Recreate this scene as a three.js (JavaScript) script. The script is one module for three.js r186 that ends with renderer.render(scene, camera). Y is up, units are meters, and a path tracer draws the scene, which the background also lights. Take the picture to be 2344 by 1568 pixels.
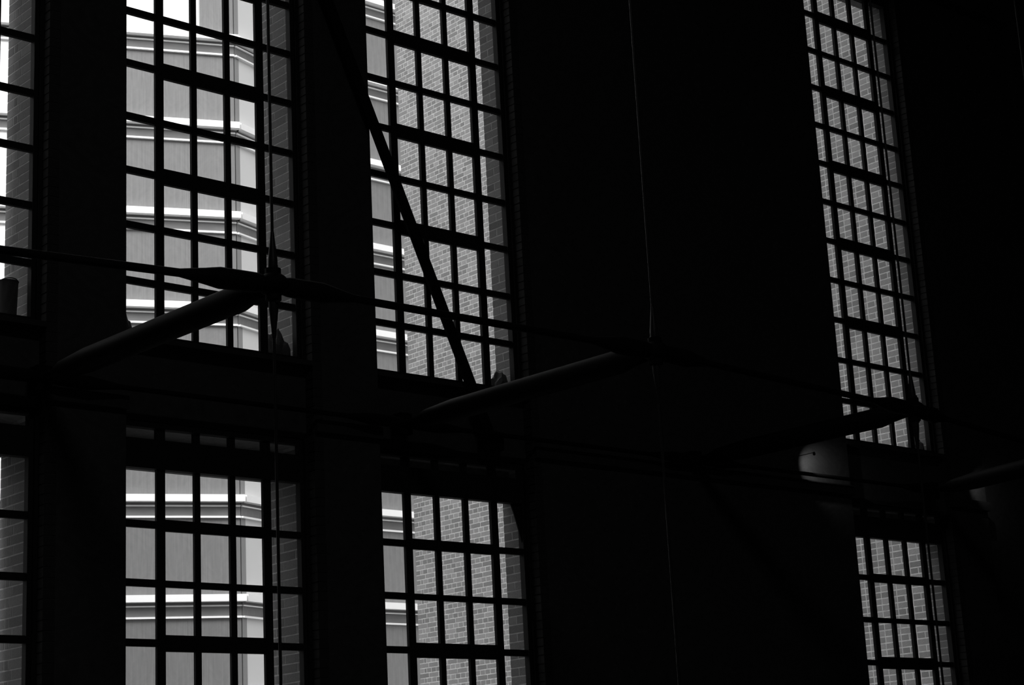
import * as THREE from 'three';
import { mergeGeometries } from 'three/addons/utils/BufferGeometryUtils.js';
import { RectAreaLightUniformsLib } from 'three/addons/lights/RectAreaLightUniformsLib.js';
import { ImprovedNoise } from 'three/addons/math/ImprovedNoise.js';

// ------------------------------------------------------------------ camera, sky, exposure
const scene = new THREE.Scene();
const W = 2344, H = 1568, F = 4268.7;
const yaw = 0.7306, pitch = 0.2529, roll = -0.0522;
const eye = new THREE.Vector3(0, -3.763, 12.203);
const camera = new THREE.PerspectiveCamera(2 * Math.atan(H / 2 / F) * 180 / Math.PI, W / H, 0.1, 400);
const fwd = new THREE.Vector3(Math.sin(yaw) * Math.cos(pitch), Math.sin(pitch), -Math.cos(yaw) * Math.cos(pitch));
{
  const r = new THREE.Vector3(Math.cos(yaw), 0, Math.sin(yaw)), u = new THREE.Vector3().crossVectors(r, fwd);
  const r2 = r.clone().multiplyScalar(Math.cos(roll)).addScaledVector(u, Math.sin(roll));
  const u2 = u.clone().multiplyScalar(Math.cos(roll)).addScaledVector(r, -Math.sin(roll));
  camera.matrixAutoUpdate = true;
  camera.position.copy(eye);
  camera.quaternion.setFromRotationMatrix(new THREE.Matrix4().makeBasis(r2, u2, fwd.clone().negate()));
}
camera.updateMatrixWorld(true);

// plain overcast sky: brighter overhead than at the horizon, the same all round
const SKY = 2.6;
{
  const w = 64, h = 32, d = new Float32Array(w * h * 4);
  for (let j = 0; j < h; j++) {
    const el = ((j + 0.5) / h - 0.5) * Math.PI, v = SKY * (1 + 2 * Math.max(0, Math.sin(el))) / 3;
    for (let i = 0; i < w; i++) d.set([v, v, v, 1], (j * w + i) * 4);
  }
  const t = new THREE.DataTexture(d, w, h, THREE.RGBAFormat, THREE.FloatType);
  t.mapping = THREE.EquirectangularReflectionMapping; t.magFilter = THREE.LinearFilter; t.minFilter = THREE.LinearFilter;
  t.colorSpace = THREE.LinearSRGBColorSpace; t.needsUpdate = true;
  scene.background = t;
}
// hazy sun behind the cloud, almost in line with the window wall, so that it reaches the wing and not the hall
{
  const sun = new THREE.DirectionalLight(0xffffff, 7.5);
  sun.target.position.set(18, 4, -7);
  sun.position.copy(sun.target.position).addScaledVector(new THREE.Vector3(-0.84, 0.5, 0.12).normalize(), 70);
  sun.castShadow = true; sun.shadow.radius = 56; sun.shadow.mapSize.set(2048, 2048);
  Object.assign(sun.shadow.camera, { left: -45, right: 45, top: 45, bottom: -45, near: 1, far: 160 });
  scene.add(sun, sun.target);
}
const renderer = new THREE.WebGLRenderer({ antialias: true });
renderer.toneMapping = THREE.LinearToneMapping;
renderer.toneMappingExposure = 1.0;
RectAreaLightUniformsLib.init();
renderer.shadowMap.enabled = true;
renderer.shadowMap.type = THREE.PCFSoftShadowMap;

// ------------------------------------------------------------------ helpers
let seed = 7;
const rnd = () => { seed = (seed * 1664525 + 1013904223) >>> 0; return seed / 4294967296; };
const perlin = new ImprovedNoise();
const taken = {};
function numbered(n) { taken[n] = (taken[n] ?? -1) + 1; return taken[n] ? `${n}_${String(taken[n]).padStart(3, '0')}` : n; }
function shade(o) { o.traverse((c) => { if (c.isMesh) { c.castShadow = true; c.receiveShadow = true; } }); return o; }
function thing(name, label, category, group) {
  const g = new THREE.Group(); g.name = numbered(name); g.userData = { label, category }; if (group) g.userData.group = group;
  scene.add(g); return g;
}
function structure(name, label, category) {
  const g = new THREE.Group(); g.name = name; g.userData = { kind: 'structure', label, category }; scene.add(g); return g;
}
function part(name, geo, mat, parent, label) {
  const m = new THREE.Mesh(geo, mat); m.name = name; if (label) m.userData.label = label;
  m.castShadow = m.receiveShadow = true; parent.add(m); return m;
}
const box = (x0, x1, y0, y1, z0, z1) => new THREE.BoxGeometry(x1 - x0, y1 - y0, z1 - z0).translate((x0 + x1) / 2, (y0 + y1) / 2, (z0 + z1) / 2);
function uvMetres(g) { // box-projected uv in metres
  const p = g.attributes.position, n = g.attributes.normal, uv = new Float32Array(p.count * 2);
  for (let i = 0; i < p.count; i++) {
    const ax = Math.abs(n.getX(i)), ay = Math.abs(n.getY(i)), az = Math.abs(n.getZ(i));
    const a = ax > ay && ax > az ? [p.getZ(i), p.getY(i)] : ay > az ? [p.getX(i), p.getZ(i)] : [p.getX(i), p.getY(i)];
    uv.set(a, i * 2);
  }
  g.setAttribute('uv', new THREE.BufferAttribute(uv, 2)); return g;
}
function lathe(profile, from, dir, seg = 16) { // profile [distance, radius] along dir from a point
  const g = new THREE.LatheGeometry(profile.map(([d, r]) => new THREE.Vector2(r, d)), seg);
  const q = new THREE.Quaternion().setFromUnitVectors(new THREE.Vector3(0, 1, 0), dir.clone().normalize());
  return g.applyQuaternion(q).translate(from.x, from.y, from.z);
}
const V = (x, y, z) => new THREE.Vector3(x, y, z);
function tube(a, b, r, seg = 12) { const L = a.distanceTo(b); return lathe([[0, 0.0001], [0, r], [L, r], [L, 0.0001]], a, b.clone().sub(a), seg); }
function noiseTexture(n, f) {
  const d = new Uint8Array(n * n * 4);
  for (let j = 0; j < n; j++) for (let i = 0; i < n; i++) { const v = Math.max(0, Math.min(255, f(i / n, j / n) * 255)); d.set([v, v, v, 255], (j * n + i) * 4); }
  const t = new THREE.DataTexture(d, n, n); t.wrapS = t.wrapT = THREE.RepeatWrapping; t.magFilter = THREE.LinearFilter; t.minFilter = THREE.LinearMipmapLinearFilter;
  t.generateMipmaps = true; t.needsUpdate = true; return t;
}
const tileNoise = (u, v, k, s) => { // periodic fbm-like grain
  let a = 0, amp = 0.5, f = k;
  for (let o = 0; o < 4; o++) {
    const cx = Math.cos(u * 2 * Math.PI) * f / 6.28, sx = Math.sin(u * 2 * Math.PI) * f / 6.28, cy = Math.cos(v * 2 * Math.PI) * f / 6.28, sy = Math.sin(v * 2 * Math.PI) * f / 6.28;
    a += amp * perlin.noise(cx + s, sx + cy * 1.7, sy + s * 2.3); amp *= 0.55; f *= 2;
  }
  return a;
};
const grain = noiseTexture(256, (u, v) => 0.78 + 0.5 * tileNoise(u, v, 14, 3.1) + 0.08 * (rnd() - 0.5));
const streaks = noiseTexture(256, (u, v) => 0.88 + 0.16 * perlin.noise(Math.cos(u * 6.283) * 9, Math.sin(u * 6.283) * 9, 0.6 * Math.sin(v * 6.283)) + 0.12 * tileNoise(u, v, 8, 9.7) + 0.05 * (rnd() - 0.5));
const grey = (v) => new THREE.Color().setRGB(v, v, v);
const std = (v, rough, extra = {}) => new THREE.MeshStandardMaterial({ color: grey(v), roughness: rough, ...extra });

const M = {
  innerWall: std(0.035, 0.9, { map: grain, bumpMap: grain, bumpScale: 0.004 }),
  mortar: std(0.5, 0.95, { map: grain }),
  bricks: [0.165, 0.19, 0.215, 0.24].map((v) => std(v, 0.92, { map: grain })),
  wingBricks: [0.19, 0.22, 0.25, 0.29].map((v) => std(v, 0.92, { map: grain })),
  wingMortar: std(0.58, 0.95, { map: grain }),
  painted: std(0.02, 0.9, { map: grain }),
  frame: new THREE.MeshPhysicalMaterial({ color: grey(0.014), roughness: 0.7, specularIntensity: 0.25 }),
  sill: std(0.16, 0.85, { map: grain }),
  glass: new THREE.MeshPhysicalMaterial({ color: grey(0.97), roughness: 0.0, transmission: 1, thickness: 0, ior: 1.5 }),
  steel: new THREE.MeshPhysicalMaterial({ color: grey(0.008), roughness: 0.6, specularIntensity: 0.05 }),
  rod: new THREE.MeshPhysicalMaterial({ color: grey(0.02), roughness: 0.35, specularIntensity: 0.28 }),
  floor: std(0.2, 0.8, { map: grain }),
  ceiling: std(0.12, 0.9, { map: grain }),
  ground: std(0.14, 0.95, { map: grain }),
  white: std(0.86, 0.7),
  panel: std(0.19, 0.35, { map: streaks }),
  panelB: std(0.22, 0.35, { map: streaks }),
  panelDark: std(0.16, 0.5, { map: streaks }),
  bright: std(0.85, 0.5),  // pale colour stands in for sky reflected by the glazing
  skyWhitePane: std(0.6, 0.5),  // sky reflection of the angled facet panes, mixed into their base colour
  spandrel: std(0.15, 0.6, { map: streaks }),
  core: std(0.16, 0.9),
  lampBody: std(0.03, 0.5),
  backWall: std(0.2, 0.9, { map: grain }),
  lintel: std(0.24, 0.9, { map: grain }),
  dirt: std(0.05, 1, { map: grain }),
};

// ------------------------------------------------------------------ layout of the window wall
const PX = 0.3201, X0 = [4.903, 7.2727, 9.6474, 15.8103];        // first mullion of each of the four windows
const JL = -0.375, JR = 3 * PX + 0.375;                          // opening edges from the first mullion
const ROW = 0.45, LROW = 0.4421, LTOP = -1.4409;
const FLOOR = -5.36, ROOF = 9.6, HALL_TOP = 36;  // hall top raised above the roof to cut skylight on the lower storeys
const XL = -12, XR = 40, ZB = 20;
const U0 = -0.03, U1 = 5.75, L0 = LTOP - 6 * LROW - 0.06, L1 = -0.655;
const OUT = [-0.55, -0.55, -0.3, -0.3];                          // outer face of the masonry at each window
const STEP = 9.0;

// openings test used to choose the bricks that are seen
function seenThrough(p) {
  const t = eye.z / (eye.z - p.z), x = eye.x + (p.x - eye.x) * t, y = eye.y + (p.y - eye.y) * t;
  return X0.some((x0) => x > x0 + JL + 0.06 && x < x0 + JR - 0.06) && ((y > 0.03 && y < 5.37) || (y > L0 && y < -1.02));
}
function inFrame(p) { const q = p.clone().project(camera); return Math.abs(q.x) < 1 && Math.abs(q.y) < 1; }

// lays bricks (boxes) : first 300 largest seen ones become parts, the rest one mass
const unit = new THREE.BoxGeometry(1, 1, 1);
function layBricks(list, parent, mats = M.bricks, limit = 300) { // {c: centre, s: size, tone}
  for (const b of list) b.k = inFrame(b.c) && seenThrough(b.c) ? 1 / b.c.distanceTo(eye) * Math.sqrt(Math.max(b.s.x, b.s.z) * 0.065) : 0;
  list.sort((a, b) => b.k - a.k);
  const rest = [];
  list.forEach((b, i) => {
    if (i < limit && b.k > 0) {
      const m = part('brick', unit, mats[b.tone], parent); m.position.copy(b.c); m.scale.copy(b.s);
    } else rest.push(b);
  });
  const inst = new THREE.InstancedMesh(unit, std(1, 0.92, { map: grain }), rest.length);
  inst.name = 'brickwork'; inst.userData.kind = 'stuff'; inst.castShadow = inst.receiveShadow = true;
  const m4 = new THREE.Matrix4(), q = new THREE.Quaternion();
  rest.forEach((b, i) => { inst.setMatrixAt(i, m4.compose(b.c, q, b.s)); inst.setColorAt(i, mats[b.tone].color); });
  parent.add(inst);
}

// ------------------------------------------------------------------ the hall: window wall
{
  const wall = structure('wall_front', 'dark thick brick wall pierced by tall steel windows', 'wall');
  const leaf = (x0, x1, y1, z0, z1, holes) => {
    const s = new THREE.Shape([new THREE.Vector2(x0, FLOOR), new THREE.Vector2(x1, FLOOR), new THREE.Vector2(x1, y1), new THREE.Vector2(x0, y1)]);
    for (const [a, b, c, d] of holes) s.holes.push(new THREE.Path([new THREE.Vector2(a, c), new THREE.Vector2(a, d), new THREE.Vector2(b, d), new THREE.Vector2(b, c)]));
    return uvMetres(new THREE.ExtrudeGeometry(s, { depth: z1 - z0, bevelEnabled: false }).translate(0, 0, z0));
  };
  const inner = [...X0.map((x) => [x + JL, x + JR + 0.004, L0, U1]), [17.85, 19.56, L0, U1]]; // the last is a blind niche
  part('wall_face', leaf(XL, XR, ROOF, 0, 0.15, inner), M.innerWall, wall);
  const outerL = structure('wall_outer_left', 'thick outer brick leaf of the window wall, nearer part', 'wall');
  const outerR = structure('wall_outer_right', 'outer brick leaf of the window wall, farther part', 'wall');
  const hole = (x) => [[x + JL, x + JR + 0.006, L0, L1], [x + JL, x + JR + 0.006, U0, U1]];
  part('outer_masonry', leaf(XL, STEP, HALL_TOP, -0.55, 0, X0.slice(0, 2).flatMap(hole)), M.mortar, outerL);
  part('outer_masonry', leaf(STEP, XR, HALL_TOP, -0.3, 0, X0.slice(2).flatMap(hole)), M.mortar, outerR);
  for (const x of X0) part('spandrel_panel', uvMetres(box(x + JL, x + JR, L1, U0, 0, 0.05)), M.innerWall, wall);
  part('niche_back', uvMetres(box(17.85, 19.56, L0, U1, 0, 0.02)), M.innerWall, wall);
  // narrow ledge along the wall between the two tiers of windows
  part('ledge', box(XL, X0[0] + JL, -0.62, -0.52, 0.15, 0.2), M.painted, wall);
  for (let i = 0; i < 4; i++) part('ledge', box(X0[i] + JR, i < 3 ? X0[i + 1] + JL : 17.85, -0.62, -0.52, 0.15, 0.2), M.painted, wall);
  X0.forEach((x, w) => { for (const y of [L1, U1]) { part('lintel', uvMetres(box(x + JL + 0.002, x + JR - 0.002, y - 0.03, y, OUT[w], -0.035)), M.lintel, w < 2 ? outerL : outerR);
    part('drop_lintel', uvMetres(box(x + JL + 0.002, x + JR - 0.002, y - 0.26, y - 0.03, OUT[w], OUT[w] + 0.11)), M.lintel, w < 2 ? outerL : outerR); } });
  // bricks of the window reveals, right-hand side outside, and the inner arris
  const list = [[], []];
  X0.forEach((x0, w) => {
    const D = -OUT[w];
    for (let side = 0; side < 2; side++) {
      let row = 0;
      for (let y = L0; y < U1; y += 0.075, row++) {
        if (y > L1 - 0.1 && y < U0) continue;
        const runs = D > 0.5 ? (row % 2 ? [0.215, 0.215, 0.1] : [0.1, 0.052, 0.215, 0.155]) : (row % 2 ? [0.215, 0.075] : [0.1, 0.19]);
        let z = -D;
        for (const r of runs) {
          list[w < 2 ? 0 : 1].push({ c: V(side ? x0 + JL - 0.0245 : x0 + JR + 0.0305, y + 0.0375, z + r / 2), s: V(0.052, 0.063, r - 0.001), tone: Math.min(3, Math.floor(rnd() * 4)) });
          z += r + 0.0105;
        }
      }
    }
  });
  layBricks(list[0], outerL); layBricks(list[1], outerR);
  const ar = [];
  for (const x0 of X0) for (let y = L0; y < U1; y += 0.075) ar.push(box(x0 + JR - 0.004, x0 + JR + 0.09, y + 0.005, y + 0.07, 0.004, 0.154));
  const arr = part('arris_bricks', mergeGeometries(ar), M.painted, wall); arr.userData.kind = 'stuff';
}

// ------------------------------------------------------------------ windows
const paneGeo = {};
function makeWindow(n, x0, upper, out) {
  const g = structure(`window_${n}`, '', 'window');
  const ord = ['leftmost, cut by the picture edge', 'second from the picture edge, with the strut crossing it', 'with the diagonal brace crossing it', 'beyond the broad dark pier'];
  g.userData.label = upper ? `tall upper steel window ${ord[X0.indexOf(x0)]}` : `lower steel window ${['cut by the picture edge', 'with bright floor bands outside', 'with brick wing and curved corner plate', 'beyond the broad dark pier'][X0.indexOf(x0)]}`;
  g.position.set(x0, 0, 0);
  const xs = [0, PX, 2 * PX, 3 * PX];
  const head = upper ? 12 * ROW : LTOP + LROW, bottom = upper ? 0.0 : LTOP - 6 * LROW;
  const rows = [];
  if (upper) for (let r = 1; r < 12; r++) rows.push([r * ROW, r >= 3 && r % 2 ? 0.13 : 0.055]);
  else for (let r = 0; r < 6; r++) rows.push([LTOP - r * LROW, r === 0 ? 0.088 : r % 2 === 0 ? 0.122 : 0.05]);
  const top = upper ? U1 : L1;
  // outer frame
  part('frame', box(JL, JL + 0.065, bottom - 0.03, top, -0.03, 0.03), M.frame, g);
  part('frame', box(JR - 0.065, JR - 0.02, bottom - 0.03, top, -0.03, 0.03), M.frame, g);
  part('frame', box(JR - 0.03, JR, bottom - 0.03, top, -0.012, 0.06), M.frame, g);
  part('bottom_rail', box(JL + 0.065, JR - 0.065, bottom - 0.03, bottom + 0.03, -0.028, 0.028), M.frame, g);
  const tr0 = head - 0.02, tr1 = tr0 + 0.225, tp = tr1 + 0.088;
  part('transom', box(JL + 0.065, JR - 0.065, tr0, tr1, -0.03, 0.04), M.frame, g);
  part('head_rail', box(JL + 0.065, JR - 0.065, tp, top, -0.03, 0.04), M.frame, g);
  // mullions: stepped steel sections
  xs.forEach((x, k) => {
    const w = k === 0 || k === 3 ? 0.074 : 0.053;
    part(k === 0 || k === 3 ? 'casement_stile' : 'mullion', mergeGeometries([
      box(x - w / 2, x + w / 2, bottom + 0.03, tr0, -0.006, 0.018), box(x - w / 2 + 0.006, x + w / 2 - 0.006, bottom + 0.03, tr0, -0.02, -0.006)]), M.frame, g);
    part('transom_mullion', box(x - w / 2, x + w / 2, tr1, tp, -0.02, 0.018), M.frame, g);
  });
  for (const [y, h] of rows) {
    part('glazing_bar', box(JL + 0.065, xs[0] - 0.037, y - 0.0275, y + 0.0275, -0.018, 0.016), M.frame, g);
    part('glazing_bar', box(xs[3] + 0.037, JR - 0.065, y - 0.0275, y + 0.0275, -0.018, 0.016), M.frame, g);
    for (let k = 0; k < 3; k++) part(h > 0.06 ? 'casement_rail' : 'glazing_bar', box(xs[k] + (k ? 0.0265 : 0.037), xs[k + 1] - (k < 2 ? 0.0265 : 0.037), y - h / 2, y + h / 2, -0.018, 0.017), M.frame, g);
  }
  // panes
  const ex = [JL + 0.065, ...xs, JR - 0.065], ey = [bottom + 0.03, ...rows.map((r) => r[0]).sort((a, b) => a - b), tr0];
  const pane = (a, b, c, d) => {
    const key = [(b - a).toFixed(3), (d - c).toFixed(3)].join();
    paneGeo[key] ??= new THREE.PlaneGeometry(b - a, d - c);
    const m = part('pane', paneGeo[key], M.glass, g); m.position.set((a + b) / 2, (c + d) / 2, -0.012);
  };
  for (let i = 0; i < 5; i++) { for (let j = 0; j < ey.length - 1; j++) pane(ex[i], ex[i + 1], ey[j], ey[j + 1]); pane(ex[i], ex[i + 1], tr1, tp); }
  // sills
  const so = new THREE.ExtrudeGeometry(new THREE.Shape([V(0.02, bottom - 0.03), V(0.02, bottom - 0.1), V(out - 0.04, bottom - 0.12), V(out - 0.04, bottom - 0.06)].map((v) => new THREE.Vector2(v.x, v.y))), { depth: JR - JL, bevelEnabled: false });
  so.rotateY(-Math.PI / 2); // shape x -> z
  so.translate(JR, 0, 0);
  part('outer_sill', so, M.sill, g);
  part('inner_sill', box(JL, JR, bottom - 0.07, bottom - 0.03, 0.03, 0.17), M.painted, g);
  return g;
}
const win = [];
X0.forEach((x, i) => { win.push(makeWindow(i + 1, x, true, OUT[i])); });
X0.forEach((x, i) => { win.push(makeWindow(i + 5, x, false, OUT[i])); });
{ // curved corner plate in the lower window beside the pier
  const s = new THREE.Shape(); s.moveTo(3 * PX + 0.31, -1.02); s.lineTo(3 * PX + 0.2, -1.02);
  s.quadraticCurveTo(3 * PX + 0.255, -1.14, 3 * PX + 0.31, -1.36); s.closePath();
  part('corner_plate', new THREE.ExtrudeGeometry(s, { depth: 0.012, bevelEnabled: false }).translate(0, 0, 0.0), M.frame, win[6], 'dark curved corner plate');
}

// ------------------------------------------------------------------ rest of the hall shell
function shellPart(name, label, cat, geo, mat) { const m = part(name, uvMetres(geo), mat, scene); m.userData = { kind: 'structure', label, category: cat }; return m; }
shellPart('floor', 'dark concrete floor of the hall', 'floor', box(XL, XR, FLOOR - 0.3, FLOOR, -0.3, ZB + 0.3), M.floor);
shellPart('ceiling', 'dark roof soffit of the hall', 'ceiling', box(XL, XR, ROOF, ROOF + 0.4, 0, ZB + 0.3), M.ceiling);
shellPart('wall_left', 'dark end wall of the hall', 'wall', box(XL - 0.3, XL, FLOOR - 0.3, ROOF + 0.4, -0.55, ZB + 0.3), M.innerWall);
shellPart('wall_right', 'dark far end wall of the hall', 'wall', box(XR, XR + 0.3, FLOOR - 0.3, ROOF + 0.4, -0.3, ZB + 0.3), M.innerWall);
shellPart('wall_back', 'dark wall behind the viewer', 'wall', box(XL, XR, FLOOR, ROOF, ZB, ZB + 0.3), M.backWall);

shellPart('shading_storey', 'unseen storey added above the hall roof soffit to shade the yard', 'roof', box(XL, XR, ROOF + 0.4, HALL_TOP, 0, ZB + 0.3), M.innerWall);  // out-of-view mass added to block sky from the yard

// ------------------------------------------------------------------ outdoors
shellPart('courtyard_ground', 'pale paved ground of the courtyard outside', 'ground', box(-90, 120, FLOOR - 0.6, FLOOR - 0.3, -130, -0.25), M.ground);
{ // brick wing standing at right angles to the hall
  const g = thing('brick_wing', 'pale brick wing of the building seen through the windows, at right angles to the hall', 'building');
  const WX = 18.0, z0 = -10.38, z1 = -0.33, y0 = FLOOR - 0.3, y1 = 12.6;
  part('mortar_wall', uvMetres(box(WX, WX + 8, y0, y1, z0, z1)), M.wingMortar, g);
  part('coping', box(WX - 0.08, WX + 8.08, y1, y1 + 0.15, z0 - 0.08, z1), M.sill, g);
  const list = [];
  let row = 0;
  for (let y = y0; y < y1 - 0.07; y += 0.075, row++) {
    const len = row % 2 ? 0.215 : 0.1025; let z = z0 - 0.004;
    if (row % 2 === 0) { list.push({ c: V(WX + 0.0245, y + 0.0375, z + 0.05), s: V(0.052, 0.0625, 0.1), tone: Math.floor(rnd() * 4) }); z += 0.1105; list.push({ c: V(WX + 0.0245, y + 0.0375, z + 0.025), s: V(0.052, 0.0625, 0.05), tone: Math.floor(rnd() * 4) }); z += 0.061; }
    while (z < z1 - 0.02) {
      const l = Math.min(len, z1 - z);
      list.push({ c: V(WX + 0.0245 + (rnd() - 0.5) * 0.001, y + 0.0375, z + l / 2), s: V(0.052, 0.0625, l), tone: Math.floor(rnd() * 4) });
      z += len + 0.0115;
    }
  }
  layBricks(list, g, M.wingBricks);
}
{ // unseen block added on the near side to shade the lower yard
  const g = thing('yard_shade_block', 'unseen plain grey block added on the near side to shade the yard', 'building');
  part('wall', uvMetres(box(-40, -16, FLOOR - 0.3, 29, -70, -4)), M.sill, g);
  part('parapet', box(-40.1, -15.9, 29, 29.4, -70.1, -3.9), M.core, g);
}
{ // office building across the street
  const g = thing('office_building', 'pale office building with bright horizontal floor bands across the street', 'building');
  const C = V(32.62, 0, -37.61);
  const hd = (a) => { const h = a * Math.PI / 180; return [V(Math.sin(h), 0, -Math.cos(h)), V(Math.cos(h), 0, Math.sin(h))]; };
  const [dA, nA] = hd(113.5), [dB, nB] = hd(72), [dC, nC] = hd(90);
  const LB = 1.16, Bend = C.clone().addScaledVector(dB, LB);
  const facets = { A: { o: C, d: dA.clone().negate(), n: nA, L: 30 }, B: { o: C, d: dB, n: nB, L: LB }, C: { o: Bend, d: dC, n: nC, L: 26 } };
  const PITCH = 3.165, B0 = 16.23;
  const piece = (name, f, s0, s1, y0, y1, proud, depth, mat) => {
    const geo = new THREE.BoxGeometry(s1 - s0, y1 - y0, depth);
    const m = part(name, geo, mat, g);
    const p = f.o.clone().addScaledVector(f.d, (s0 + s1) / 2).addScaledVector(f.n, proud - depth / 2); p.y = (y0 + y1) / 2;
    const xa = new THREE.Vector3().crossVectors(V(0, 1, 0), f.n);
    m.quaternion.setFromRotationMatrix(new THREE.Matrix4().makeBasis(xa, V(0, 1, 0), f.n)); m.position.copy(p);
    return m;
  };
  // solid core behind the cladding
  const core = (pts, y0, y1) => {
    const s = new THREE.Shape(pts.map((p) => new THREE.Vector2(p.x, -p.z)));
    part('core', new THREE.ExtrudeGeometry(s, { depth: y1 - y0, bevelEnabled: false }).rotateX(-Math.PI / 2).translate(0, y0, 0), M.core, g);
  };
  const back = V(11, 0, -12), set = (p, n) => p.clone().addScaledVector(n, -0.12);
  const cA = set(C, nA), cB = set(Bend, nC), aL = set(C.clone().addScaledVector(facets.A.d, 30), nA), cR = set(Bend.clone().addScaledVector(dC, 26), nC);
  const roofY = B0 + 2 * PITCH + 0.1;
  core([aL, cA, cB, cR, cR.clone().add(back), aL.clone().add(back)], FLOOR - 0.3, roofY);
  const a1 = set(C.clone().addScaledVector(facets.A.d, 1.15), nA);
  core([a1, cA, cB, cR, cR.clone().add(back), a1.clone().add(back)], roofY, roofY + 5.6);
  for (let k = -6; k <= 4; k++) {
    const b = B0 + k * PITCH;
    for (const [id, f] of Object.entries(facets)) {
      const Lf = id === 'A' && k > 2 ? 1.15 : f.L;
      piece('slab_edge', f, id === 'A' ? -0.12 : 0, Lf, b - 0.1, b + 0.12, id === 'B' ? 0.28 : 0.3, 0.4, M.white);
      piece('rail', f, 0, Lf, b - 0.235, b - 0.195, 0.1, 0.08, M.white);
      piece('spandrel', f, 0, Lf, b - 0.53, b - 0.1, 0.04, 0.1, M.spandrel);
      piece('sill_line', f, 0, Lf, b - 0.6, b - 0.54, 0.12, 0.2, M.white);
      const y0 = b - PITCH + 0.12, y1 = b - 0.6;
      if (y1 < FLOOR) continue;
      if (id === 'A') {
        piece('corner_post', f, 0.02, 0.28, y0, y1, 0.05, 0.12, M.panelDark);
        let s = 0.3;
        while (s < Lf - 0.05) { const e = Math.min(Lf, s + (s > 4.4 ? 2.4 : 1.4)); piece('cladding_panel', f, s, e - 0.002, y0, y1, 0.03, 0.1, s > 4.4 ? M.bright : M.panel); s = e; }  // panels farther left carry the sky reflection as painted white
      } else if (id === 'B') {
        piece('corner_post', f, 0.0, 0.22, y0, y1, 0.03, 0.1, M.panelB);
        piece('window_panel', f, 0.24, Lf, y0, y1, 0.0, 0.1, M.skyWhitePane);
      } else for (let s = 0; s < Lf; s += 1.85) piece('cladding_panel', f, s, s + 1.848, y0, y1, 0.03, 0.1, M.panel);
    }
  }
}

// ------------------------------------------------------------------ steel wind truss in front of the wall
{
  const g = thing('wind_truss', 'dark steel wind truss of struts, chord tubes and hanger rods spanning along the window wall', 'truss');
  const Y = -0.48;
  const N = [[2.9, 2.62], [6.25, 3.06], [9.57, 3.08], [13.05, 2.77], [16.4, 2.2]].map(([x, z]) => V(x, Y, z));
  const Mw = [[2.85, 0.27], [6.17, 0.27], [9.47, 0.27], [13.0, 0.27], [16.75, 0.27]].map(([x, z]) => V(x, Y, z));
  const chord = (name, a, b, r) => {
    const d = b.clone().sub(a), L = d.length(), e = r * 2.4;
    part(name, lathe([[0, 0.0001], [0.02, e * 0.7], [0.12, e], [0.36, e * 1.08], [0.46, e * 0.8], [0.62, r], [L - 0.62, r], [L - 0.46, e * 0.8], [L - 0.36, e * 1.08], [L - 0.12, e], [L - 0.02, e * 0.7], [L, 0.0001]], a, d, 18), M.steel, g);
  };
  for (let i = 0; i < 4; i++) { chord('chord_tube', N[i], N[i + 1], 0.026); chord('wall_chord_tube', Mw[i], Mw[i + 1], 0.02); }
  N.forEach((n, i) => {
    const m = Mw[i], d = n.clone().sub(m), L = d.length();
    part('strut', lathe([[0, 0.0001], [0.01, 0.03], [0.12, 0.035], [0.26, 0.07], [0.6, 0.09], [L - 0.36, 0.09], [L - 0.22, 0.066], [L - 0.08, 0.05], [L, 0.0001]], m, d, 24), M.steel, g);
    const hub = part('node_casting', mergeGeometries([
      new THREE.SphereGeometry(0.088, 20, 14).scale(1.15, 0.85, 1.1).translate(n.x, n.y, n.z),
      new THREE.CylinderGeometry(0.05, 0.05, 0.2, 18).translate(n.x, n.y, n.z)]), M.steel, g);
    hub.userData.label = 'cast steel node';
    part('wall_bracket', box(m.x - 0.06, m.x + 0.06, m.y - 0.09, m.y + 0.09, 0.15, 0.27), M.steel, g);
    for (const s of [1, -1]) {
      const end = s > 0 ? ROOF : FLOOR, L2 = Math.abs(end - n.y);
      const r = part('hanger_rod', lathe([[0.09, 0.0001], [0.09, 0.01], [L2, 0.01], [L2, 0.0001]], n, V(0, s, 0), 10), M.rod, g);
      part('rod_end', lathe([[0.07, 0.0001], [0.075, 0.026], [0.1, 0.031], [0.16, 0.03], [0.27, 0.018], [0.34, 0.0115]], n, V(0, s, 0), 16), M.rod, r);
      part('pin', new THREE.CylinderGeometry(0.012, 0.012, 0.08, 10).rotateX(Math.PI / 2).translate(n.x, n.y + s * 0.11, n.z), M.rod, r);
    }
  });
  // diagonal brace in front of the third window
  const b = thing('diagonal_brace', 'dark flat steel brace leaning diagonally across the window with the brick view', 'brace');
  const p0 = V(10.43, -0.5, 0.22), p1 = V(6.0, 9.58, 0.22), dd = p1.clone().sub(p0), L = dd.length();
  const bar = part('bar', new THREE.BoxGeometry(0.108, L, 0.025), M.steel, b);
  bar.position.copy(p0).addScaledVector(dd, 0.5); bar.quaternion.setFromUnitVectors(V(0, 1, 0), dd.clone().normalize());
  part('foot_plate', box(10.36, 10.58, -0.6, -0.44, 0.151, 0.22), M.steel, b);
}

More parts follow.
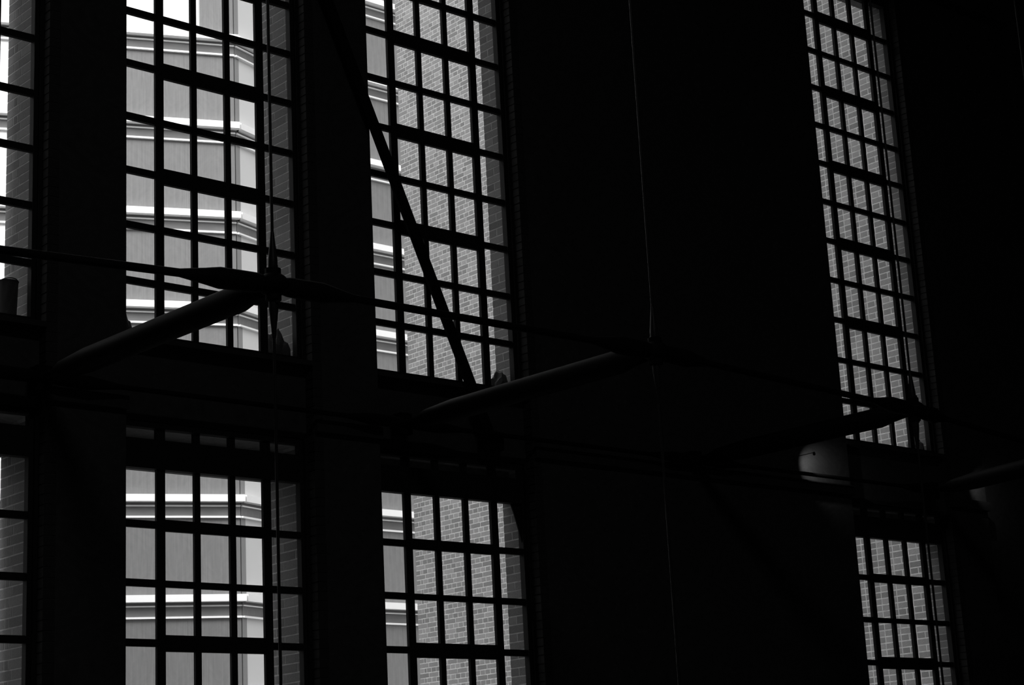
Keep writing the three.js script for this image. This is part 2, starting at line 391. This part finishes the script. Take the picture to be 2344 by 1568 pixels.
// ------------------------------------------------------------------ small things on the sills, lamps
function lump(name, label, cat, p, r, s) {
  const geo = new THREE.IcosahedronGeometry(1, 4), a = geo.attributes.position;
  for (let i = 0; i < a.count; i++) {
    const x = a.getX(i), y = a.getY(i), z = a.getZ(i), k = 1 + 0.35 * perlin.noise(x * 1.7 + s, y * 1.7, z * 1.7) + 0.1 * perlin.noise(x * 5 + s, y * 5, z * 5);
    a.setXYZ(i, x * k * r[0], Math.max(-0.02, y) * k * r[1], z * k * r[2]);
  }
  geo.computeVertexNormals();
  const m = part(numbered(name), geo, M.dirt, scene); m.position.copy(p); m.userData = { label, category: cat, group: 'debris on the outer sills' };
}
lump('dirt_clump', 'dark clump of debris heaped in the sill corner below the hanger rod', 'debris', V(8.45, -0.05, -0.13), [0.15, 0.29, 0.1], 1.3);
lump('dirt_clump', 'dark clump of debris at the sill end where the strut leaves the window', 'debris', V(7.0, -0.05, -0.13), [0.09, 0.34, 0.1], 4.1);
lump('dirt_clump', 'dark clump of debris in the sill corner right of the diagonal brace', 'debris', V(10.85, -0.05, -0.13), [0.11, 0.27, 0.09], 7.7);
lump('dirt_clump', 'dark clump of debris on the sill of the window beyond the pier', 'debris', V(17.02, -0.05, -0.13), [0.11, 0.26, 0.09], 9.2);
{
  const t = thing('bucket', 'dark bucket standing on the sill at the picture edge', 'bucket');
  t.position.set(6.1, -0.055, -0.2);
  part('body', new THREE.LatheGeometry([[0.0001, 0], [0.064, 0], [0.078, 0.39], [0.083, 0.4], [0.075, 0.4], [0.061, 0.012], [0.0001, 0.012]].map(([x, y]) => new THREE.Vector2(x, y)), 24), M.dirt, t);
  part('handle', new THREE.TorusGeometry(0.077, 0.004, 6, 20, Math.PI).rotateX(1.2).translate(0, 0.385, 0), M.rod, t);
}
function wallLamp(label, x, aimX, intensity) { // little lamp on the ledge, shining along the pier
  const t = thing('wall_lamp', label, 'lamp', 'little lamps on the wall ledge');
  t.position.set(x, -0.3, 0.4);
  const aim = V(aimX, -0.08, -0.25).normalize(), q = new THREE.Quaternion().setFromUnitVectors(V(0, 1, 0), aim);
  part('hood', new THREE.LatheGeometry([[0.0001, -0.04], [0.01, -0.038], [0.014, -0.012], [0.014, 0.008], [0.012, 0.008], [0.011, -0.014], [0.0001, -0.018]].map(([a, b]) => new THREE.Vector2(a, b)), 14).applyQuaternion(q), M.lampBody, t);
  part('wall_plate', box(-0.02, 0.02, -0.02, 0.02, -0.25, -0.242), M.lampBody, t);
  part('arm', box(-0.003, 0.003, 0.012, 0.018, -0.242, 0.0), M.lampBody, t);
  part('lens', new THREE.CircleGeometry(0.011, 14).rotateX(-Math.PI / 2).translate(0, -0.012, 0).applyQuaternion(q), std(0.8, 0.4, { emissive: grey(0.4) }), t);
  const s = new THREE.SpotLight(0xffffff, intensity, 0, 0.75, 1, 2); s.shadow.radius = 0.5; s.position.copy(aim).multiplyScalar(0.004); s.target.position.copy(aim);
  s.castShadow = true; t.add(s); t.add(s.target);
}
wallLamp('small dark lamp lighting the pier beside the far window', 14.58, 0.3, 0.55);
wallLamp('small dark lamp at the right edge lighting the wall past the far window', 17.5, 0.28, 0.16);
{ // broad diffused lamp under the roof, behind the viewer
  const t = thing('ceiling_light', 'broad diffused ceiling light under the hall roof behind the viewer', 'lamp');
  t.position.set(2, ROOF - 0.16, 14.5);
  part('housing', mergeGeometries([box(-2.05, 2.05, 0.02, 0.1, -0.8, 0.8), box(-2.05, -2, -0.03, 0.02, -0.8, 0.8), box(2, 2.05, -0.03, 0.02, -0.8, 0.8), box(-2, 2, -0.03, 0.02, -0.8, -0.75), box(-2, 2, -0.03, 0.02, 0.75, 0.8)]), M.lampBody, t);
  for (const x of [-1.6, 1.6]) part('hanger', new THREE.CylinderGeometry(0.008, 0.008, 0.06, 8).translate(x, 0.13, 0), M.lampBody, t);
  part('diffuser', new THREE.PlaneGeometry(4, 1.5).rotateX(Math.PI / 2), std(0.8, 0.6, { emissive: grey(0.6) }), t);
  const l = new THREE.RectAreaLight(0xffffff, 9, 4, 1.5); l.position.set(0, -0.01, 0); l.rotation.x = -Math.PI / 2; l.castShadow = true; t.add(l);
}

scene.updateMatrixWorld(true);
renderer.render(scene, camera);
